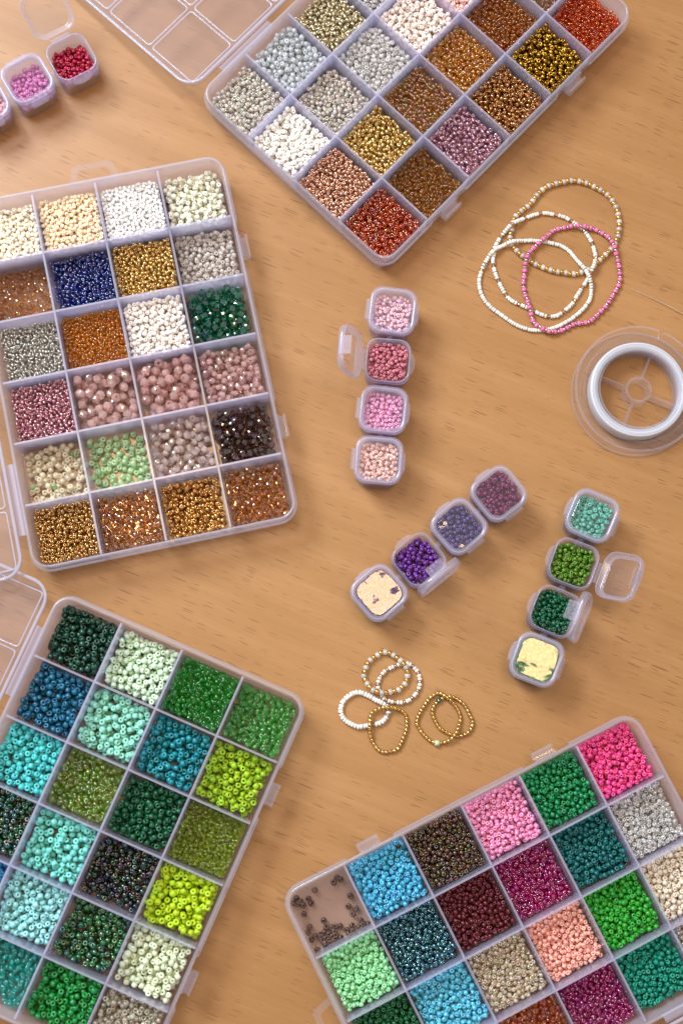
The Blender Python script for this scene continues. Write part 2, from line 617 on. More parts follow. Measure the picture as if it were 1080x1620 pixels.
    V, F = loft([pring(-.5, 1.22), pring(-.4, 1.9), pring(.2, 1.9), pring(.3, 1.22)], True)
    d['ridge'] = mesh('panel_ridge', V, F, M_RIDGE)
    return d


BM = make_box_meshes()


def make_box(label, xy, ang, tab=True, lid_drop=0.0, hinge_z=0.0):
    root = bpy.data.objects.new('bead_box', None)
    C.objects.link(root)
    root.location = (xy[0] * S, xy[1] * S, 0)
    root.rotation_euler = (0, 0, ang)
    tag(root, label, 'bead box', 'compartment bead boxes lying open on the table')
    link('tray', BM['tray'], root)
    link('tray_floor', BM['tray_floor'], root)
    for i in (-1, 0, 1):
        link('divider', BM['long'], root, (i * PX, 0, 0))
    for j in range(-2, 3):
        for i in range(-2, 2):
            link('divider', BM['short'], root, (i * PX, j * PY, 0))
    for s in (-1, 1):
        link('clasp', BM['clasp'], root, (BX - .3, s * 47.5, 0))
        link('hinge', BM['hinge'], root, (-BX + .1, s * 58, hinge_z))
    if tab:
        link('hang_tab', BM['tab'], root, (0, BY - 1.2, 13.0))
    z0 = 15.6 + hinge_z
    tilt = math.asin((z0 - .6 - lid_drop) / (2 * BX))
    lid = link('lid', BM['lid'], root, (-BX - 4.0, 0, z0), (0, -tilt, 0))
    link('lid_rim', BM['lid_rim'], lid)
    for i in range(4):
        for j in range(6):
            link('panel_ridge', BM['ridge'], lid, (-(BX + .6) + (i - 1.5) * 31.6, (j - 2.5) * 30.8, 0))
    return root


def cell_at(xy, ang, u, v, sg):
    """World place of a compartment: u across (0-3), v along (0-5)."""
    lx, ly = (u - 1.5) * PX, (v - 2.5) * PY * sg
    c, s = math.cos(ang), math.sin(ang)
    return xy[0] + lx * c - ly * s, xy[1] + lx * s + ly * c


BOXES = {
    'ivory': ((-82.9, 193.4), .20736, -1), 'green': ((-92.9, -36.2), -.41592, -1),
    'amber': ((62.7, 355.4), -.76353, 1), 'pink': ((106.5, -82.3), -1.10717, 1)}
WHERE = {'ivory': 'in the box of ivory and faceted beads', 'green': 'in the box of green and turquoise beads',
         'amber': 'in the box of white and amber beads', 'pink': 'in the box of pink and blue beads'}
make_box('open clear bead box of ivory, gold, navy, blush and smoky beads', *BOXES['ivory'][:2], True, .0, 0.0)
make_box('open clear bead box of dark green, lime, teal and turquoise beads', *BOXES['green'][:2], False, .0, -2.5)
make_box('open clear bead box of white, gold, amber and orange beads', *BOXES['amber'][:2], True)
make_box('open clear bead box of pink, blue, maroon, magenta and bright green beads', BOXES['pink'][0], BOXES['pink'][1] + math.pi, True)

# cell: (description, shape, kind, colour, bead diameter, bed height (floor of the pour), number, upright share, grad)
FULL21, FULL27 = 520, 330
CELLS = {
    'ivory': {
        (0, 0): ('cream pearl seed beads', 'fat', 'pearl', 'f1e6cf', 2.3, 7.0, 430, .3),
        (1, 0): ('peach cream pearl seed beads', 'fat', 'pearl', 'f3dcb8', 2.2, 7.5, 470, .3),
        (2, 0): ('snow white small seed beads', 'fat', 'pearl', 'f2f0ee', 1.9, 8.0, 600, .25),
        (3, 0): ('greenish white pearl beads', 'fat', 'pearl', 'e6e4cf', 2.8, 1.4, 300, .3, (.25, -.35)),
        (0, 1): ('sparkling copper brown faceted beads', 'facet', 'crystal', 'b08248', 2.1, 1.4, 300, .3, (-.6, 0)),
        (1, 1): ('navy blue transparent seed beads', 'seed', 'dark', '1f348c', 2.3, 3.0, 430, .3, (.2, 0)),
        (2, 1): ('gold silver-lined seed beads', 'tube', 'silver', 'd29a30', 2.2, 5.0, 430, .25),
        (3, 1): ('clear and white seed beads', 'tube', 'frost', 'e6dcd4', 2.4, 1.4, 330, .3, (-.2, .2)),
        (0, 2): ('silver grey lined seed beads', 'tube', 'silver', 'a9a294', 1.9, 7.0, 560, .25),
        (1, 2): ('amber orange transparent small seed beads', 'tube', 'glass', 'e29810', 1.8, 6.0, 620, .25),
        (2, 2): ('off-white pearl seed beads', 'fat', 'pearl', 'efe6de', 2.5, 6.0, 380, .35),
        (3, 2): ('emerald green faceted beads', 'facet', 'dark', '07573f', 4.0, 1.4, 175, .2),
        (0, 3): ('mauve pink silver-lined seed beads', 'tube', 'silver', 'bb6f7c', 2.1, 7.0, 470, .3),
        (1, 3): ('large blush pink faceted beads', 'facet', 'crystal', 'fab6a6', 5.0, 1.4, 84, .2),
        (2, 3): ('large rose pink faceted beads', 'facet', 'crystal', 'f9aea0', 5.0, 1.4, 88, .2),
        (3, 3): ('small pale pink faceted beads with rainbow coating', 'facet', 'crystal', 'f8b4aa', 3.3, 3.0, 230, .2),
        (0, 4): ('ivory opal seed beads with few green ones', 'fat', 'frost', 'faeac6', 3.0, 1.4, 135, .5, (-.2, -.1)),
        (1, 4): ('light green opal seed beads', 'fat', 'frost', 'bfe6a6', 3.0, 1.4, 125, .5, (-.45, -.3)),
        (2, 4): ('clear pinkish faceted beads with rainbow coating', 'facet', 'crystal', 'fcd2c2', 3.9, 1.4, 140, .2),
        (3, 4): ('smoky black faceted beads', 'facet', 'dark', '1a0f09', 4.0, 1.4, 150, .2),
        (0, 5): ('gold amber silver-lined seed beads', 'tube', 'silver', 'b3741a', 2.2, 6.0, 430, .3),
        (1, 5): ('rosy brown faceted beads', 'facet', 'crystal', 'ab8048', 2.8, 3.0, 260, .2),
        (2, 5): ('honey amber transparent seed beads', 'seed', 'silver', 'cc7f14', 2.7, 1.4, 250, .4, (-.4, .2)),
        (3, 5): ('copper tinted faceted beads', 'facet', 'crystal', 'a87838', 2.8, 3.0, 260, .2),
    },
    'green': {
        (0, 0): ('bottle green opaque seed beads', 'fat', 'opaque', '10402f', 3.4, 1.4, 165, .4, (-.1, .2)),
        (1, 0): ('pale mint pearl seed beads', 'fat', 'pearl', 'c4dfc0', 3.2, 1.4, 190, .35),
        (2, 0): ('grass green transparent seed beads', 'seed', 'glass', '157a14', 2.8, 3.0, 290, .3, (.15, 0)),
        (3, 0): ('light green transparent seed beads', 'seed', 'glass', '63b356', 2.7, 1.4, 280, .4, (.35, 0)),
        (0, 1): ('petrol blue opaque seed beads', 'fat', 'opaque', '155d7d', 3.4, 1.4, 165, .4, (.25, .1)),
        (1, 1): ('mint opaque seed beads', 'fat', 'opaque', '93d8c4', 3.4, 1.4, 165, .4, (-.1, -.2)),
        (2, 1): ('teal opaque seed beads', 'fat', 'opaque', '138490', 3.4, 1.4, 165, .4, (.2, 0)),
        (3, 1): ('lime green opaque seed beads', 'fat', 'opaque', '9abf1f', 3.5, 1.4, 150, .45),
        (0, 2): ('turquoise opaque seed beads', 'fat', 'opaque', '4cc3c4', 3.3, 1.4, 170, .4),
        (1, 2): ('olive rainbow coated seed beads', 'seed', 'ab', '86a020', 2.9, 1.4, 250, .35),
        (2, 2): ('deep green glossy seed beads', 'fat', 'opaque', '0b5433', 3.4, 1.4, 160, .4),
        (3, 2): ('olive yellow transparent seed beads', 'tube', 'glass', '8c9b10', 2.0, 3.0, 480, .3, (.2, 0)),
        (0, 3): ('dark green rainbow coated seed beads', 'fat', 'iris', '0c4630', 3.0, 1.4, 230, .4),
        (1, 3): ('light turquoise opaque seed beads', 'fat', 'opaque', '77d2c8', 3.5, 1.4, 155, .45, (.2, 0)),
        (2, 3): ('black green silver-lined seed beads', 'fat', 'iris', '121c0a', 2.9, 1.4, 200, .35, (.2, 0)),
        (3, 3): ('bright yellow lime opaque seed beads', 'fat', 'opaque', 'b7d61c', 3.5, 1.4, 150, .4, (.15, 0)),
        (0, 4): ('cobalt blue opaque seed beads', 'fat', 'opaque', '1f6f9e', 3.2, 1.4, 170, .4),
        (1, 4): ('light aqua pearl seed beads', 'fat', 'pearl', '86d2d4', 3.2, 1.4, 165, .4, (.2, 0)),
        (2, 4): ('forest green metallic seed beads', 'fat', 'iris', '1c5a2a', 3.2, 1.4, 170, .4, (.1, 0)),
        (3, 4): ('greenish white pearl seed beads', 'fat', 'pearl', 'd3e0bd', 3.3, 1.4, 175, .4, (.15, -.1)),
        (0, 5): ('aqua lined clear beads in the corner', 'seed', 'ab', '6fd0c8', 3.0, 1.4, 180, .4),
        (1, 5): ('bright aqua lined seed beads', 'seed', 'glass', '29b5ae', 2.9, 1.4, 230, .4),
        (2, 5): ('kelly green opaque seed beads', 'fat', 'opaque', '17863a', 3.4, 1.4, 170, .4, (.1, -.1)),
        (3, 5): ('clear champagne rainbow seed beads', 'seed', 'ab', 'd9cfae', 3.1, 1.4, 190, .4),
    },
    'amber': {
        (0, 0): ('clear rainbow coated seed beads', 'seed', 'ab', 'fdead9', 2.6, 6.0, 330, .3),
        (1, 0): ('chalk white pearl seed beads', 'fat', 'pearl', 'f2eee8', 2.8, 6.0, 300, .35),
        (2, 0): ('peach copper transparent seed beads', 'seed', 'silver', 'e09a72', 2.5, 7.0, 350, .35),
        (3, 0): ('orange red lustre seed beads', 'seed', 'ab', 'd84c00', 2.9, 6.0, 280, .5),
        (0, 1): ('icy silver white pearl seed beads', 'fat', 'frost', 'd9dee2', 3.0, 6.0, 260, .4),
        (1, 1): ('colourless transparent seed beads', 'seed', 'ab', 'fbe8da', 2.5, 5.0, 340, .3),
        (2, 1): ('pale gold silver-lined seed beads', 'tube', 'silver', 'd8a640', 2.6, 6.0, 330, .3),
        (3, 1): ('brown amber transparent seed beads', 'seed', 'glass', '946206', 2.5, 5.0, 350, .35),
        (0, 2): ('champagne silver-lined seed beads', 'tube', 'silver', 'cbb987', 2.5, 6.0, 340, .3),
        (1, 2): ('frosted white matte seed beads', 'seed', 'frost', 'e9e6e4', 2.8, 6.0, 290, .4),
        (2, 2): ('topaz brown lustre seed beads', 'seed', 'ab', 'b07a1c', 2.6, 6.0, 330, .4),
        (3, 2): ('dusty pink silver-lined seed beads', 'tube', 'silver', 'b4748a', 2.6, 6.0, 330, .3),
        (0, 3): ('clear crystal seed beads at the edge', 'seed', 'ab', 'e6e0dc', 2.6, 6.0, 330, .3),
        (1, 3): ('pinkish white pearl seed beads', 'fat', 'pearl', 'eedfd6', 2.9, 6.0, 280, .35),
        (2, 3): ('golden yellow rainbow seed beads', 'seed', 'ab', 'f0a81a', 2.8, 6.0, 290, .4),
        (3, 3): ('dark amber silver-lined seed beads', 'tube', 'silver', '9c5306', 2.6, 6.0, 330, .25),
        (1, 4): ('pale pink opaque seed beads', 'fat', 'pearl', 'edbfb4', 2.8, 6.0, 290, .35),
        (2, 4): ('copper brown transparent seed beads', 'seed', 'glass', 'a86410', 2.4, 6.0, 370, .35),
        (3, 4): ('shiny gold metallic seed beads', 'fat', 'metal', 'b08b3a', 2.9, 6.0, 280, .4),
        (2, 5): ('mixed clear and brown seed beads', 'seed', 'ab', 'b08c68', 2.6, 6.0, 330, .35),
        (3, 5): ('bright orange transparent seed beads', 'seed', 'glass', 'dc5000', 2.5, 6.0, 350, .4),
    },
    'pink': {
        (0, 1): ('sky blue lustre seed beads', 'fat', 'pearl', '35a3cf', 2.8, 2.5, 320, .4),
        (0, 2): ('brown rainbow coated seed beads', 'seed', 'iris', '4d3110', 2.7, 3.0, 340, .4),
        (0, 3): ('rose pink lustre seed beads', 'fat', 'pearl', 'e886b8', 2.7, 3.0, 340, .4),
        (0, 4): ('kelly green opaque round seed beads', 'fat', 'opaque', '12834c', 2.9, 3.0, 290, .35),
        (0, 5): ('hot pink opaque seed beads', 'fat', 'opaque', 'e84d92', 2.8, 3.0, 310, .35),
        (1, 0): ('light green lustre seed beads', 'fat', 'pearl', '86d896', 2.8, 2.5, 320, .35),
        (1, 1): ('dark teal silver-lined seed beads', 'tube', 'silver', '1c5a68', 2.7, 2.5, 320, .3),
        (1, 2): ('maroon opaque seed beads', 'fat', 'opaque', '5c1620', 2.7, 3.0, 340, .35),
        (1, 3): ('magenta lustre seed beads', 'seed', 'ab', 'd0148c', 2.6, 3.0, 360, .4),
        (1, 4): ('deep teal opaque seed beads', 'fat', 'opaque', '0c6466', 2.9, 3.0, 290, .35),
        (1, 5): ('clear silver white seed beads', 'seed', 'glass', 'fbf9f4', 2.6, 3.0, 350, .35),
        (2, 0): ('dark green opaque seed beads', 'fat', 'opaque', '0d5a30', 2.8, 3.0, 310, .35),
        (2, 1): ('aqua blue lustre seed beads', 'fat', 'pearl', '45b2d2', 2.8, 2.5, 320, .4),
        (2, 2): ('champagne transparent seed beads', 'seed', 'ab', 'f6dcae', 2.6, 3.0, 350, .35),
        (2, 3): ('salmon pink pearl seed beads', 'fat', 'pearl', 'eda594', 2.6, 3.0, 350, .35),
        (2, 4): ('bright green opaque seed beads', 'fat', 'opaque', '2ba12c', 2.9, 3.0, 290, .35),
        (2, 5): ('cream white opaque seed beads', 'fat', 'opaque', 'e6dccb', 2.8, 3.0, 300, .35),
        (3, 2): ('orange rainbow coated seed beads', 'seed', 'ab', 'd86a0c', 2.7, 3.0, 330, .4),
        (3, 3): ('deep magenta transparent seed beads', 'seed', 'ab', 'c4128c', 2.5, 3.0, 370, .4),
        (3, 4): ('green teal opaque seed beads', 'fat', 'opaque', '0b8a74', 2.9, 3.0, 290, .35),
        (3, 5): ('colourless sparkling seed beads', 'seed', 'ab', 'd8d0c8', 2.6, 3.0, 330, .35),
    },
}
SINGLES = {('ivory', (3, 2)), ('ivory', (1, 3)), ('ivory', (2, 3)), ('ivory', (2, 4)), ('ivory', (3, 4)), ('ivory', (0, 4)), ('ivory', (1, 4))}


def single_beads(name, shape, cell_root, desc, pos, rad, rots, mats, cat, where):
    """Beads the photo lets one pick out, each an object of its own; shared mesh."""
    V, F, mi, sm = SHAPES[shape]
    r0 = float(np.mean(rad))
    me = mesh(name, V * r0, F, mats, sm, mi)
    desc = desc.replace(' with few green ones', '')
    one = desc.replace(' beads', ' bead', 1)
    for p, r, R in zip(pos, rad, rots):
        o = bpy.data.objects.new(name, me)
        o.matrix_world = cell_root @ Matrix.LocRotScale(Vector((p * S).tolist()), Matrix(R.tolist()).to_quaternion(), Vector((r / r0,) * 3))
        C.objects.link(o)
        tag(o, 'one ' + one + ' ' + where, cat, desc + ' lying ' + where)


def fill(box, cell):
    xy, ang, sg = BOXES[box]
    desc, shape, kind, col, dia, bed, n, upr, *g = CELLS[box][cell]
    if shape != 'facet' and (box, cell) not in SINGLES:
        f = {'ivory': .93, 'green': .90, 'amber': .88, 'pink': .85}[box]
        dia, n = dia * f, int(n * 1.25 / f ** 2)
    # in the pink box the first index runs along the short side too: (row, column)
    u, v = cell
    cx, cy = cell_at(xy, ang, u, v, sg)
    hx, hy = PX / 2 - .75, PY / 2 - .75
    ox = .35 * ((u == 3) * -1 + (u == 0))
    oy = sg * .35 * ((v == 5) * -1 + (v == 0))
    hx -= abs(ox)
    hy -= abs(oy)
    r = dia / 2
    pos = pour(n, hx, hy, r, bed, 1.6, 5 if g else 10, g[0] if g else (0, 0))
    pos += (ox, oy, 0)
    rad = r * rng.uniform(.93, 1.06, n)
    rots = rand_rot(n, upr)
    mats = mats_for(kind, col)
    root = Matrix.Translation((cx * S, cy * S, 0)) @ Matrix.Rotation(ang, 4, 'Z')
    keep = np.ones(n, bool)
    if (box, cell) in SINGLES:
        top = np.ones(n, bool)
        for i in range(n):
            d = np.hypot(*(pos[:, :2] - pos[i, :2]).T)
            cov = ((d < dia * .55) & (pos[:, 2] > pos[i, 2] + .2 * dia)).sum()
            top[i] = cov < 1
        if cell in ((0, 4), (1, 4)):
            idx = np.where(top)[0][:118]
        else:
            idx = np.where(top)[0][:70]
        sel = np.zeros(n, bool)
        sel[idx] = True
        facet = shape == 'facet'
        if cell == (0, 4):
            gi = idx[[len(idx) // 9, len(idx) // 3, len(idx) // 2, (4 * len(idx)) // 5]]
            sel[gi] = False
            single_beads('seed_bead', shape, root, 'light green stray seed beads', pos[gi], rad[gi], rots[gi], mats_for('frost', '9fd089'), 'bead', 'among the ivory opal beads')
            keep[gi] = False
        single_beads('faceted_bead' if facet else 'seed_bead', shape, root, desc, pos[sel], rad[sel], rots[sel], mats, 'bead', WHERE[box])
        keep &= ~sel
    bedm = None
    if bed > 2:
        bx, by = hx - .6, hy - .6
        bedm = bevelbox(-bx + ox, bx + ox, -by + oy, by + oy, 1.5, bed + r * .5, .8)
    if keep.sum() < 3:
        return
    me = beads_mesh('bead_pile', shape, pos[keep], rad[keep], rots[keep], mats, bedm)
    o = bpy.data.objects.new('bead_pile', me)
    o.matrix_world = root
    C.objects.link(o)
    lab = desc + ' ' + WHERE[box] if (box, cell) not in SINGLES else 'lower layer of ' + desc.replace(' with few green ones', '') + ' ' + WHERE[box]
    tag(o, ' '.join(lab.split()[:16]), 'beads', 'heaps of beads in the compartments', 'stuff')


for box in CELLS:
    for cell in CELLS[box]:
        fill(box, cell)

# loose brown beads in the nearly empty corner compartment of the pink box (photo pixels)
BROWN = [(533, 1388), (539, 1391), (528, 1396), (498, 1408), (469, 1421), (464, 1429), (476, 1426), (471, 1430), (480, 1432), (488, 1422), (492, 1429), (481, 1446), (554, 1417),
         (551, 1434), (563, 1437), (558, 1446), (512, 1456), (490, 1466), (487, 1475), (492, 1487), (499, 1481), (516, 1467), (525, 1467), (531, 1465), (538, 1465), (513, 1475),
         (508, 1482), (515, 1484), (520, 1487), (526, 1481), (529, 1474), (531, 1480), (539, 1483), (522, 1491), (512, 1490), (515, 1495), (510, 1488), (528, 1489), (502, 1503),
         (549, 1471), (553, 1476), (557, 1464), (558, 1472), (552, 1479), (568, 1466), (571, 1456), (574, 1462), (582, 1462), (570, 1460), (506, 1479), (520, 1478)]
bp = np.array([spot(x, y, 2.6) for x, y in BROWN])
xy, ang, sg = BOXES['pink']
single_beads('seed_bead', 'seed', Matrix.Identity(4), 'brown loose seed beads', bp, np.full(len(bp), 1.42) * rng.uniform(.95, 1.05, len(bp)), rand_rot(len(bp), 1.0),
             mats_for('opaque', '5a4038'), 'bead', 'scattered in the nearly empty corner compartment')


# a few beads that strayed into the wrong compartment
for px_, py_, z_, lab, c_ in ((630, 1339, 12.6, 'dark bronze bead strayed among the sky blue beads', ('metal', '5a4a22')), (655, 1581, 12.4, 'dark green bead strayed among the aqua blue beads', ('opaque', '123c28')),
                              (647, 1354, 11.0, 'small grey bead near the divider of the sky blue beads', ('opaque', '3c4a50'))):
    p_ = spot(px_, py_, z_)
    me_ = mesh('seed_bead', SHAPES['seed'][0] * 1.3, SHAPES['seed'][1], mats_for(*c_), True)
    tag(link('seed_bead', me_, None, p_, (.3, .2, 0)), lab, 'bead')


# ------------------------------------------------------------------ strips of mini boxes
CUP, PITCH = 10.9, 24.6                     # half size of a cup; pitch of a strip


def make_mini_meshes():
    d = {}

    def ring(h, z, r=5.5):
        return [(x * 1.05, y * 1.05, z) for x, y in rrect(h, h, r, 6)]
    V, F = loft([ring(9.4, .0, 4.5), ring(9.9, .7, 5), ring(10.5, 16.2), ring(10.9, 16.4), ring(10.9, 17.4), ring(10.6, 17.6), ring(10.6, 19.6), ring(9.9, 19.6), ring(9.4, 1.8, 4.6), ring(8.6, 1.2, 4)], False, True, True)
    d['cup'] = mesh('mini_box', V, F, M_CUP, [True] * (len(F) - 2) + [False] * 2)
    V, F = loft([ring(11.35, 17.7, 6), ring(11.4, 20.6, 6), ring(11.0, 21.4, 5.8), ring(10.2, 21.5, 5.4), ring(9.6, 21.2, 5.0), ring(9.0, 20.9, 4.6), ring(8.9, 20.4, 4.6), ring(9.6, 20.2, 4.8), ring(10.7, 20.0, 5.6), ring(10.75, 17.7, 5.7)], True)
    d['lid'] = mesh('lid', V, F, M_CAP)
    # the lid's window is very slightly domed
    rr = [ring(8.85, 20.45, 4.5), ring(8.85, 20.85, 4.5), ring(8.6, 21.0, 4.3)]
    V, F = loft(rr, False, True, True)
    d['window'] = mesh('lid_window', V, F, M_WIN, False)
    # latch tab hanging from the free edge of the lid (-x side), outside the cup
    V, F = extrude_y([(-13.0, 13.8), (-12.2, 13.8), (-12.1, 17.4), (-12.0, 20.4), (-12.8, 20.3), (-12.95, 17.5)], -4.6, 4.6)
    d['latch'] = mesh('latch', V, F, M_TAB, False)
    # half-round catch on the cup
    arc = [(-11.5 - 2.2 * math.sin(math.radians(a)), 5.4 * math.cos(math.radians(a))) for a in range(0, 181, 18)]
    V, F = loft([[(x, y, 15.2) for x, y in arc], [(x, y, 16.2) for x, y in arc]], False, True, True)
    d['catch'] = mesh('catch', V, F, M_TAB, False)
    V, F = extrude_y([(11.46, 16.5), (13.1, 16.5), (13.7, 17.3), (13.7, 18.4), (12.9, 18.9), (12.0, 18.9), (12.0, 17.9), (12.7, 17.7), (12.7, 17.3), (11.46, 17.3)], -5.2, 5.2)
    d['hinge'] = mesh('hinge', V, F, M_TAB, False)
    V, F = bevelbox(-1.6, 1.6, -1.3, 1.3, 1.0, 13.0, .4)
    d['link'] = mesh('link', V, F, M_TAB, False)
    return d


MM = make_mini_meshes()
HX, HZ = 13.1, 18.6                         # hinge axis of a lid


def mini_strip(label, centres, hinge_side, boxes, r, thing_group='strips of linked mini bead boxes'):
    """centres: photo pixels of the rims; boxes: per cup (lid angle, bead description, kind, colour, top of the fill, tilt of a closed lid, heap lean)."""
    P = np.array([spot(x, y, 20.0) for x, y in centres])
    a, b = P[0], P[-1]
    n = len(centres)
    dirv = (b - a) / np.linalg.norm(b - a)
    ang = math.atan2(dirv[1], dirv[0]) - math.pi / 2      # local y runs along the strip
    mid = (a + b) / 2
    root = bpy.data.objects.new('mini_box_strip', None)
    C.objects.link(root)
    root.location = (mid[0] * S, mid[1] * S, 0)
    root.rotation_euler = (0, 0, ang)
    tag(root, label, 'mini boxes', thing_group)
    pitch = float(np.linalg.norm(b - a) / (n - 1))
    for i, (deg, desc, kind, col, top, tilt, lean) in enumerate(boxes):
        y = (i - (n - 1) / 2) * pitch
        jit = math.radians((-1.5, 1.2, -.8, 1.0)[i])
        rz = (0.0 if hinge_side > 0 else math.pi) + jit
        cup = link('mini_box', MM['cup'], root, (0, y, 0.05), (0, 0, rz))
        t = math.radians(-deg) if deg else 0.0
        rot = Matrix.Rotation(-t, 4, 'Y')
        if not deg:
            rot = Matrix.Rotation(math.radians(tilt[0]), 4, 'X') @ Matrix.Rotation(math.radians(tilt[1]), 4, 'Y')
            piv = Vector((0, 0, 20.5 * S))
        else:
            piv = Vector((HX * S, 0, HZ * S))
        mw = Matrix.Translation(piv) @ rot @ Matrix.Translation(-piv)
        for nm in ('lid', 'window', 'latch'):
            o = link('lid_window' if nm == 'window' else nm, MM[nm], cup)
            o.matrix_local = mw
        link('catch', MM['catch'], cup)
        link('hinge', MM['hinge'], cup)
        if i < n - 1:
            link('link', MM['link'], root, (0, y + pitch / 2, 0), (0, 0, math.pi / 2))
        # the beads inside
        N = int(345 / r ** 2)
        bed = max(1.8, min(top, 16.8) - 2.6 * 2 * r * .74)
        pos = pour(N, 9.9, 9.9, r, bed, 4.0, 6 if lean == (0, 0) else 3, lean)
        pos[:, 2] += min(top, 17.8) - np.percentile(pos[:, 2], 94)       # level of the fill under the lid
        pos = pos[(pos[:, 2] > 1.5 + r * .8) & (pos[:, 2] < 18.9)]
        N = len(pos)
        bed = min(top, 17.8) - 5.4
        mats = mats_for(kind, col)
        bd = None
        if bed > 2.5:
            q = rrect(9.4, 9.4, 4.0, 4)
            bd = loft([[(x * .97, yy * .97, 1.9) for x, yy in q], [(x, yy, bed + .5) for x, yy in q]], False, True, True)
        me = beads_mesh('bead_pile', 'fat', pos, r * rng.uniform(.93, 1.06, N), rand_rot(N, .35), mats, bd)
        o = bpy.data.objects.new('bead_pile', me)
        o.matrix_world = Matrix.Translation((mid[0] * S, mid[1] * S, 0)) @ Matrix.Rotation(ang, 4, 'Z') @ Matrix.Translation((0, y * S, 0)) @ Matrix.Rotation(rz, 4, 'Z')
        C.objects.link(o)
        tag(o, desc, 'beads', 'heaps of beads in the mini boxes', 'stuff')


Z2 = (0, 0)
mini_strip('strip of four mini boxes with pink beads, one lid standing open on the left', [(621, 491.7), (614.7, 570), (606.8, 648), (599, 727.8)], 1, [
    (0, 'pale pink pearl beads in the topmost mini box of the pink strip', 'pearl', 'eec0cc', 15.5, Z2, Z2),
    (114, 'dusty rose beads in the open mini box of the pink strip', 'opaque', 'c8788a', 17.0, Z2, Z2),
    (0, 'candy pink pearl beads in the closed mini box under the dusty rose ones', 'pearl', 'ee9cc8', 15.0, Z2, Z2),
    (0, 'pale peach pearl beads in the lowest mini box of the pink strip', 'pearl', 'f2c8b8', 15.5, Z2, Z2)], .98)
mini_strip('strip of four mini boxes with plum, violet and purple beads', [(788.4, 780.7), (725.6, 833), (662.5, 885.4), (599.6, 937.8)], -1, [
    (0, 'plum red beads in the closed end mini box of the purple strip', 'opaque', '7c1c4e', 18.0, Z2, Z2),
    (0, 'dusky violet beads in the closed mini box beside the plum ones', 'opaque', '56427a', 17.5, Z2, Z2),
    (86, 'bright purple beads in the open mini box of the purple strip', 'opaque', '6a2f8e', 16.0, Z2, Z2),
    (0, 'purple beads under the mini box lid that shines gold', 'opaque', '5c2c70', 18.0, (0.0, 0.0), Z2)], 1.14)
mini_strip('strip of four mini boxes with mint, olive and green beads, two lids open', [(936.7, 815.6), (907.2, 891.0), (878.2, 967.2), (848.9, 1043.3)], -1, [
    (0, 'mint turquoise beads in the topmost mini box of the green strip', 'opaque', '64c0a8', 15.5, Z2, Z2),
    (128, 'olive green beads in the mini box with its lid folded back', 'opaque', '55821c', 16.5, Z2, Z2),
    (74, 'dark green beads in the mini box with its lid standing up', 'opaque', '0b5c3c', 16.0, Z2, Z2),
    (0, 'green beads under the mini box lid with bright glare', 'opaque', '3e8a34', 18.0, Z2, Z2)], 1.08)
mini_strip('strip of mini boxes with crimson and pink beads beside the clear lid', [(-25.6, 161.0), (43.7, 125.0), (113.0, 89.0)], -1, [
    (0, 'pale rose beads in the mini box cut off by the photo edge', 'pearl', 'ecaab0', 13.0, Z2, Z2),
    (0, 'orchid pink beads in the closed mini box beside the crimson ones', 'opaque', 'd878b6', 12.5, Z2, (0, 0)),
    (150, 'crimson red beads in the open mini box of its strip', 'opaque', 'a8103a', 12.0, Z2, (0, 0))], 1.1)


# ------------------------------------------------------------------ bracelets and rings
LAID = []                                    # (x, y, z, r) of every strung bead laid so far


def smooth_loop(pts, n=720):
    """closed Catmull-Rom through the points, resampled evenly"""
    p = np.array(pts)
    m = len(p)
    out = []
    for i in range(m):
        p0, p1, p2, p3 = p[i - 1], p[i], p[(i + 1) % m], p[(i + 2) % m]
        for t in np.linspace(0, 1, 12, endpoint=False):
            out.append(.5 * ((2 * p1) + (-p0 + p2) * t + (2 * p0 - 5 * p1 + 4 * p2 - p3) * t * t + (-p0 + 3 * p1 - 3 * p2 + p3) * t ** 3))
    out = np.array(out)
    seg = np.linalg.norm(np.roll(out, -1, 0) - out, axis=1)
    s = np.concatenate([[0], np.cumsum(seg)])
    q = np.linspace(0, s[-1], n, endpoint=False)
    cl = np.concatenate([out, out[:1]])
    return np.stack([np.interp(q, s, cl[:, k]) for k in range(2)], 1), s[-1]


BEAD_ME = {}


def strung_mesh(spec):
    shape, kind, col, r, half = spec
    if spec not in BEAD_ME:
        V, F, mi, sm = SHAPES[shape]
        V = V / np.array([1, 1, np.abs(V[:, 2]).max()]) * (r, r, half)
        BEAD_ME[spec] = mesh('bead', V, F, mats_for(kind, col), sm, mi)
    return BEAD_ME[spec]


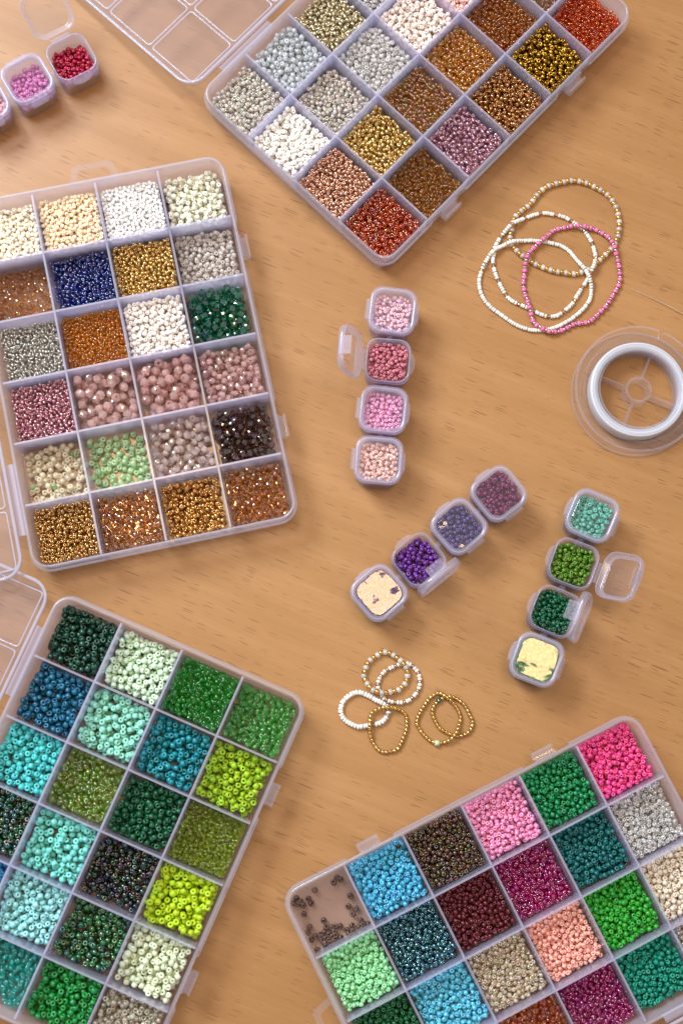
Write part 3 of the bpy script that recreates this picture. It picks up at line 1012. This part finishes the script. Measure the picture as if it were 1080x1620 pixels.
def strung(name, label, cat, group, px, off, scale, pattern, cordcol, special=()):
    """A closed string of beads. px: outline in crop pixels; pattern: list of bead specs (shape, kind, colour, radius, half length)."""
    pts = [spot(off[0] + x / scale, off[1] + y / scale, 1.3)[:2] for x, y in px]
    path, total = smooth_loop(pts)
    plen = sum(2 * b[4] * 1.03 for b in pattern)
    reps = max(1, round(total / plen))
    k = total / (reps * plen)
    seq, s = [], 0.0
    for i in range(reps):
        for b in pattern:
            ln = 2 * b[4] * 1.03 * k
            seq.append([b, s + ln / 2, ln])
            s += ln
    for frac, spec in special:
        j = int(np.argmin([abs(q[1] / total - frac) for q in seq]))
        seq[j][0] = spec
    n = len(path)
    idx = [int(q[1] / total * n) % n for q in seq]
    xy = path[idx]
    rr = np.array([q[0][3] for q in seq])
    z = rr.copy()
    if LAID:
        L = np.array(LAID)
        for i in range(len(seq)):
            d = np.hypot(L[:, 0] - xy[i, 0], L[:, 1] - xy[i, 1])
            R = L[:, 3] + rr[i]
            h = np.where(d < R, L[:, 2] + np.sqrt(np.maximum(R * R - d * d, 0)) * .96, 0)
            z[i] = max(z[i], h.max())
    zz = z.copy()
    for q in range(1, 5):                     # the string lifts gently on both sides of a crossing
        for sgn in (-1, 1):
            zz = np.maximum(zz, np.roll(z, sgn * q) - .42 * q * q ** .2)
    z = np.maximum(zz, rr)
    root = bpy.data.objects.new(name, None)
    C.objects.link(root)
    c = xy.mean(0)
    root.location = (c[0] * S, c[1] * S, 0)
    tag(root, label, cat, group)
    P3 = np.column_stack([xy, z])
    for i, q in enumerate(seq):
        tv_ = P3[(i + 1) % len(seq)] - P3[i - 1]
        tv_ = tv_ + rng.normal(size=3) * (.09 * np.linalg.norm(tv_))
        jit = rng.normal(size=3) * (.06, .06, 0)
        o = bpy.data.objects.new('bead', strung_mesh(q[0]))
        o.location = Vector(((P3[i] + jit - (c[0], c[1], 0)) * S).tolist())
        o.rotation_euler = Vector(tv_.tolist()).to_track_quat('Z', 'Y').to_euler()
        C.objects.link(o)
        o.parent = root
        LAID.append((*P3[i], rr[i]))
    # the elastic cord through the holes
    rings = []
    for i in range(len(seq)):
        t_ = P3[(i + 1) % len(seq)] - P3[i - 1]
        t_ /= np.linalg.norm(t_)
        sx = np.cross(t_, (0, 0, 1))
        sx /= np.linalg.norm(sx)
        sy = np.cross(sx, t_)
        rings.append([tuple(P3[i] - (c[0], c[1], 0) + .3 * (math.cos(a) * sx + math.sin(a) * sy)) for a in np.linspace(0, 2 * math.pi, 6, endpoint=False)])
    V, F = loft(rings, True)
    link('elastic_cord', mesh('elastic_cord', V, F, M_CORD), root)
    return root


OB, SB = (730, 260), 3.086
GOLD = ('seed', 'silver', 'd8931e', 1.42, 1.0)
MILK = ('fat', 'frost', 'f6efe8', 1.46, 1.0)
WHITE = ('fat', 'opaque', 'e8e6e0', 1.12, .62)
SMOKE = ('facet', 'crystal', 'b08a68', 1.15, .95)
PINKB = ('fat', 'opaque', 'e873ae', 1.3, .95)
PCLEAR = ('seed', 'silver', 'cfa6a0', 1.05, .7)
BG = 'beaded bracelets lying in a loose heap'
strung('bracelet', 'large bracelet of alternating gold and milky clear beads', 'bracelet', BG,
       [(270, 245), (300, 220), (335, 193), (372, 145), (420, 108), (490, 88), (540, 80), (605, 92), (660, 118), (710, 150), (738, 185), (755, 220), (765, 260), (768, 300), (762, 340), (750, 378), (735, 405), (712, 432), (680, 460), (650, 490), (620, 512), (580, 528), (540, 535), (495, 528), (455, 524), (420, 512), (380, 497), (345, 480), (310, 455), (275, 430), (245, 395), (235, 360), (243, 320), (250, 285), (255, 262)],
       OB, SB, [GOLD, MILK], '')
strung('bracelet', 'white seed bead bracelet with brown crystal beads spaced along it', 'bracelet', BG,
       [(160, 410), (180, 370), (205, 335), (240, 300), (285, 275), (330, 255), (390, 238), (440, 243), (500, 258), (545, 283), (590, 318), (620, 355), (640, 400), (650, 440), (645, 480), (630, 525), (608, 570), (585, 605), (560, 645), (540, 680), (500, 715), (460, 740), (410, 740), (360, 720), (325, 700), (275, 682), (230, 655), (205, 620), (180, 570), (160, 520), (152, 470), (157, 440)],
       OB, SB, [WHITE, WHITE, WHITE, WHITE, WHITE, SMOKE], '')
strung('bracelet', 'plain white seed bead bracelet with one clear crystal between gold beads', 'bracelet', BG,
       [(105, 500), (120, 470), (150, 430), (200, 400), (260, 380), (320, 372), (380, 375), (440, 385), (490, 400), (530, 430), (565, 475), (600, 525), (625, 580), (630, 640), (605, 690), (560, 735), (510, 770), (460, 795), (410, 808), (350, 810), (300, 798), (250, 775), (200, 740), (150, 705), (110, 660), (88, 610), (85, 560), (95, 525)],
       OB, SB, [WHITE], '', ((.0, ('facet', 'crystal', 'ded0cc', 1.7, 1.4)), (.012, ('seed', 'silver', 'b98a2c', 1.0, .6)), (.985, ('seed', 'silver', 'b98a2c', 1.0, .6))))
strung('bracelet', 'pink bracelet of bubblegum beads alternating with small clear ones', 'bracelet', BG,
       [(300, 590), (305, 530), (308, 480), (325, 440), (350, 410), (385, 378), (420, 350), (450, 322), (500, 310), (550, 305), (600, 310), (650, 320), (690, 340), (720, 370), (738, 405), (750, 440), (762, 480), (770, 520), (770, 570), (755, 610), (735, 645), (705, 690), (670, 725), (630, 765), (590, 775), (550, 780), (510, 800), (460, 820), (420, 818), (380, 800), (350, 770), (330, 715), (320, 670), (308, 630)],
       OB, SB, [PINKB, PCLEAR], '')
OR, SR = (510, 1010), 4.154
RG = 'beaded rings lying beside the bead boxes'
G2 = ('tube', 'silver', 'c88c24', 1.05, .95)
strung('ring', 'small ring of white and pinkish clear seed beads', 'ring', RG,
       [(470, 185), (420, 208), (385, 245), (362, 300), (375, 352), (400, 388), (430, 408), (480, 420), (540, 418), (590, 390), (625, 345), (640, 290), (632, 235), (610, 200), (575, 172), (525, 165)],
       OR, SR, [('fat', 'opaque', 'e6dcd2', 1.15, .75), ('fat', 'opaque', 'e6dcd2', 1.15, .75), ('seed', 'silver', 'b78878', 1.05, .7)], '')
strung('ring', 'ring of alternating amber gold and milky clear beads', 'ring', RG,
       [(398, 92), (460, 108), (500, 140), (540, 180), (557, 235), (545, 290), (500, 338), (443, 352), (385, 358), (322, 332), (288, 285), (270, 245), (278, 215), (298, 160), (343, 122)],
       OR, SR, [('fat', 'frost', 'ebe5de', 1.5, 1.1), ('seed', 'silver', 'd8931e', 1.4, 1.05)], '')
strung('ring', 'white beaded ring with a few clear beads', 'ring', RG,
       [(235, 355), (290, 370), (340, 400), (390, 425), (425, 455), (430, 500), (400, 540), (370, 560), (310, 570), (240, 580), (180, 560), (140, 530), (120, 480), (128, 430), (160, 390), (195, 365)],
       OR, SR, [('fat', 'opaque', 'e9e7e2', 1.35, .72)], '', ((.31, ('facet', 'crystal', 'e2cdbd', 1.3, 1.0)), (.46, ('facet', 'crystal', 'b48a70', 1.3, 1.0)), (.28, ('facet', 'crystal', 'e2cdbd', 1.2, .9))))
strung('ring', 'plain gold beaded ring lying over the white ring', 'ring', RG,
       [(320, 500), (345, 475), (400, 455), (460, 458), (510, 470), (545, 500), (555, 560), (545, 620), (520, 680), (490, 730), (440, 745), (390, 745), (350, 715), (320, 660), (308, 600), (310, 545)],
       OR, SR, [G2], '')
strung('ring', 'gold beaded ring with one dark green bead', 'ring', RG,
       [(800, 390), (850, 385), (900, 410), (940, 450), (965, 500), (985, 550), (975, 600), (930, 635), (880, 640), (820, 620), (770, 590), (740, 545), (722, 500), (725, 460), (745, 425)],
       OR, SR, [G2], '', ((.945, ('tube', 'dark', '0e5a34', 1.25, 1.2)),))
strung('ring', 'gold beaded ring with one pale green bead', 'ring', RG,
       [(765, 360), (810, 385), (850, 420), (885, 465), (905, 520), (895, 580), (870, 630), (830, 670), (780, 687), (720, 680), (675, 645), (640, 600), (620, 550), (640, 490), (675, 430), (720, 380)],
       OR, SR, [G2], '', ((.51, ('fat', 'pearl', 'bcd6ae', 1.5, 1.3)),))

# ------------------------------------------------------------------ spool of elastic thread
sp = spot(1010.5, 614.8, 13.0)
root = bpy.data.objects.new('cord_spool', None)
C.objects.link(root)
root.location = (sp[0] * S, sp[1] * S, 0)
root.rotation_euler = (0, 0, math.radians(0))
tag(root, 'clear plastic spool wound with white elastic cord', 'spool')
RO, RC = 32.6, 20.6


def flange(z0, z1, slit=None):
    n = 144
    V, F = [], []
    for k in range(n):
        a = 2 * math.pi * k / n
        ro = RO
        if slit is not None and abs((math.degrees(a) - slit + 180) % 360 - 180) < 1.4:
            ro = RO - 4.6
        ca, sa = math.cos(a), math.sin(a)
        for r, z in ((RC + .1, z0), (ro - .2, z0), (ro, z0 + .25), (ro, z1 - .1), (ro - .2, z1 + .3), (ro - .9, z1 + .3), (ro - 1.2, z1), (ro - 4.6, z1), (ro - 4.8, z1 + .15), (ro - 5.2, z1 + .15), (ro - 5.4, z1), (RC + .1, z1)):
            V.append((r * ca, r * sa, z))
    for k in range(n):
        a, b = k * 12, ((k + 1) % n) * 12
        for j in range(12):
            F.append((a + j, b + j, b + (j + 1) % 12, a + (j + 1) % 12))
    mi = [1 if i % 12 in (1, 2, 3, 4, 5, 7, 9) else 0 for i in range(len(F))]
    return mesh('flange', V, F, [M_CLEAR, M_EDGE], False, mi)


link('flange', flange(.2, 1.3), root)
link('flange', flange(12.0, 13.1, 67.5), root)
V, F = lathe([(RC - .9, .2), (RC, .2), (RC, 13.1), (RC - .9, 13.1)], 72)
link('core', mesh('core', V, F, M_EDGE, False), root)
V, F = lathe([(5.6, .3), (6.9, .3), (6.7, 11.4), (5.4, 11.4)], 48)
link('hub', mesh('hub', V, F, M_HUB, False), root)
V, F = bevelbox(7.0, RC - 1.0, -.5, .5, .6, 8.6, .2)
spoke = mesh('spoke', V, F, M_HUB, False)
for d_ in (68, -22, 158, 248):
    link('spoke', spoke, root, (0, 0, 0), (0, 0, math.radians(d_)))
pr = [(RC + .15, 1.45), (RC + 3.2, 1.45), (RC + 3.7, 1.7), (RC + 4.0, 2.4), (RC + 4.15, 6.7), (RC + 4.0, 10.8), (RC + 3.7, 11.5), (RC + 3.2, 11.8), (RC + 2.6, 11.85), (RC + .15, 11.85)]
V, F = lathe(pr, 96)
link('wound_cord', mesh('wound_cord', V, F, M_WOUND, True), root)


def tube(pts, r, n=6):
    P = np.array(pts, float)
    rings = []
    for i in range(len(P)):
        t_ = P[min(i + 1, len(P) - 1)] - P[max(i - 1, 0)]
        t_ /= np.linalg.norm(t_)
        sx = np.cross(t_, (0, 0, 1))
        sx /= np.linalg.norm(sx)
        sy = np.cross(sx, t_)
        rings.append([tuple(P[i] + r * (math.cos(a) * sx + math.sin(a) * sy)) for a in np.linspace(0, 2 * math.pi, n, endpoint=False)])
    return loft(rings, False, True, True)


e0 = spot(995.7, 457, .4)
tp = [spot(995.7, 457, .4), spot(1020, 467, .5), spot(1050, 481, 1.2), spot(1085, 498, 3.0), spot(1120, 524, 7.0), spot(1128, 560, 10.5), spot(1112, 590, 11.0)]
tp = [p - np.array([sp[0], sp[1], 0]) for p in tp]
V, F = tube(tp, .2)
link('loose_end', mesh('loose_end', V, F, M_END), root)
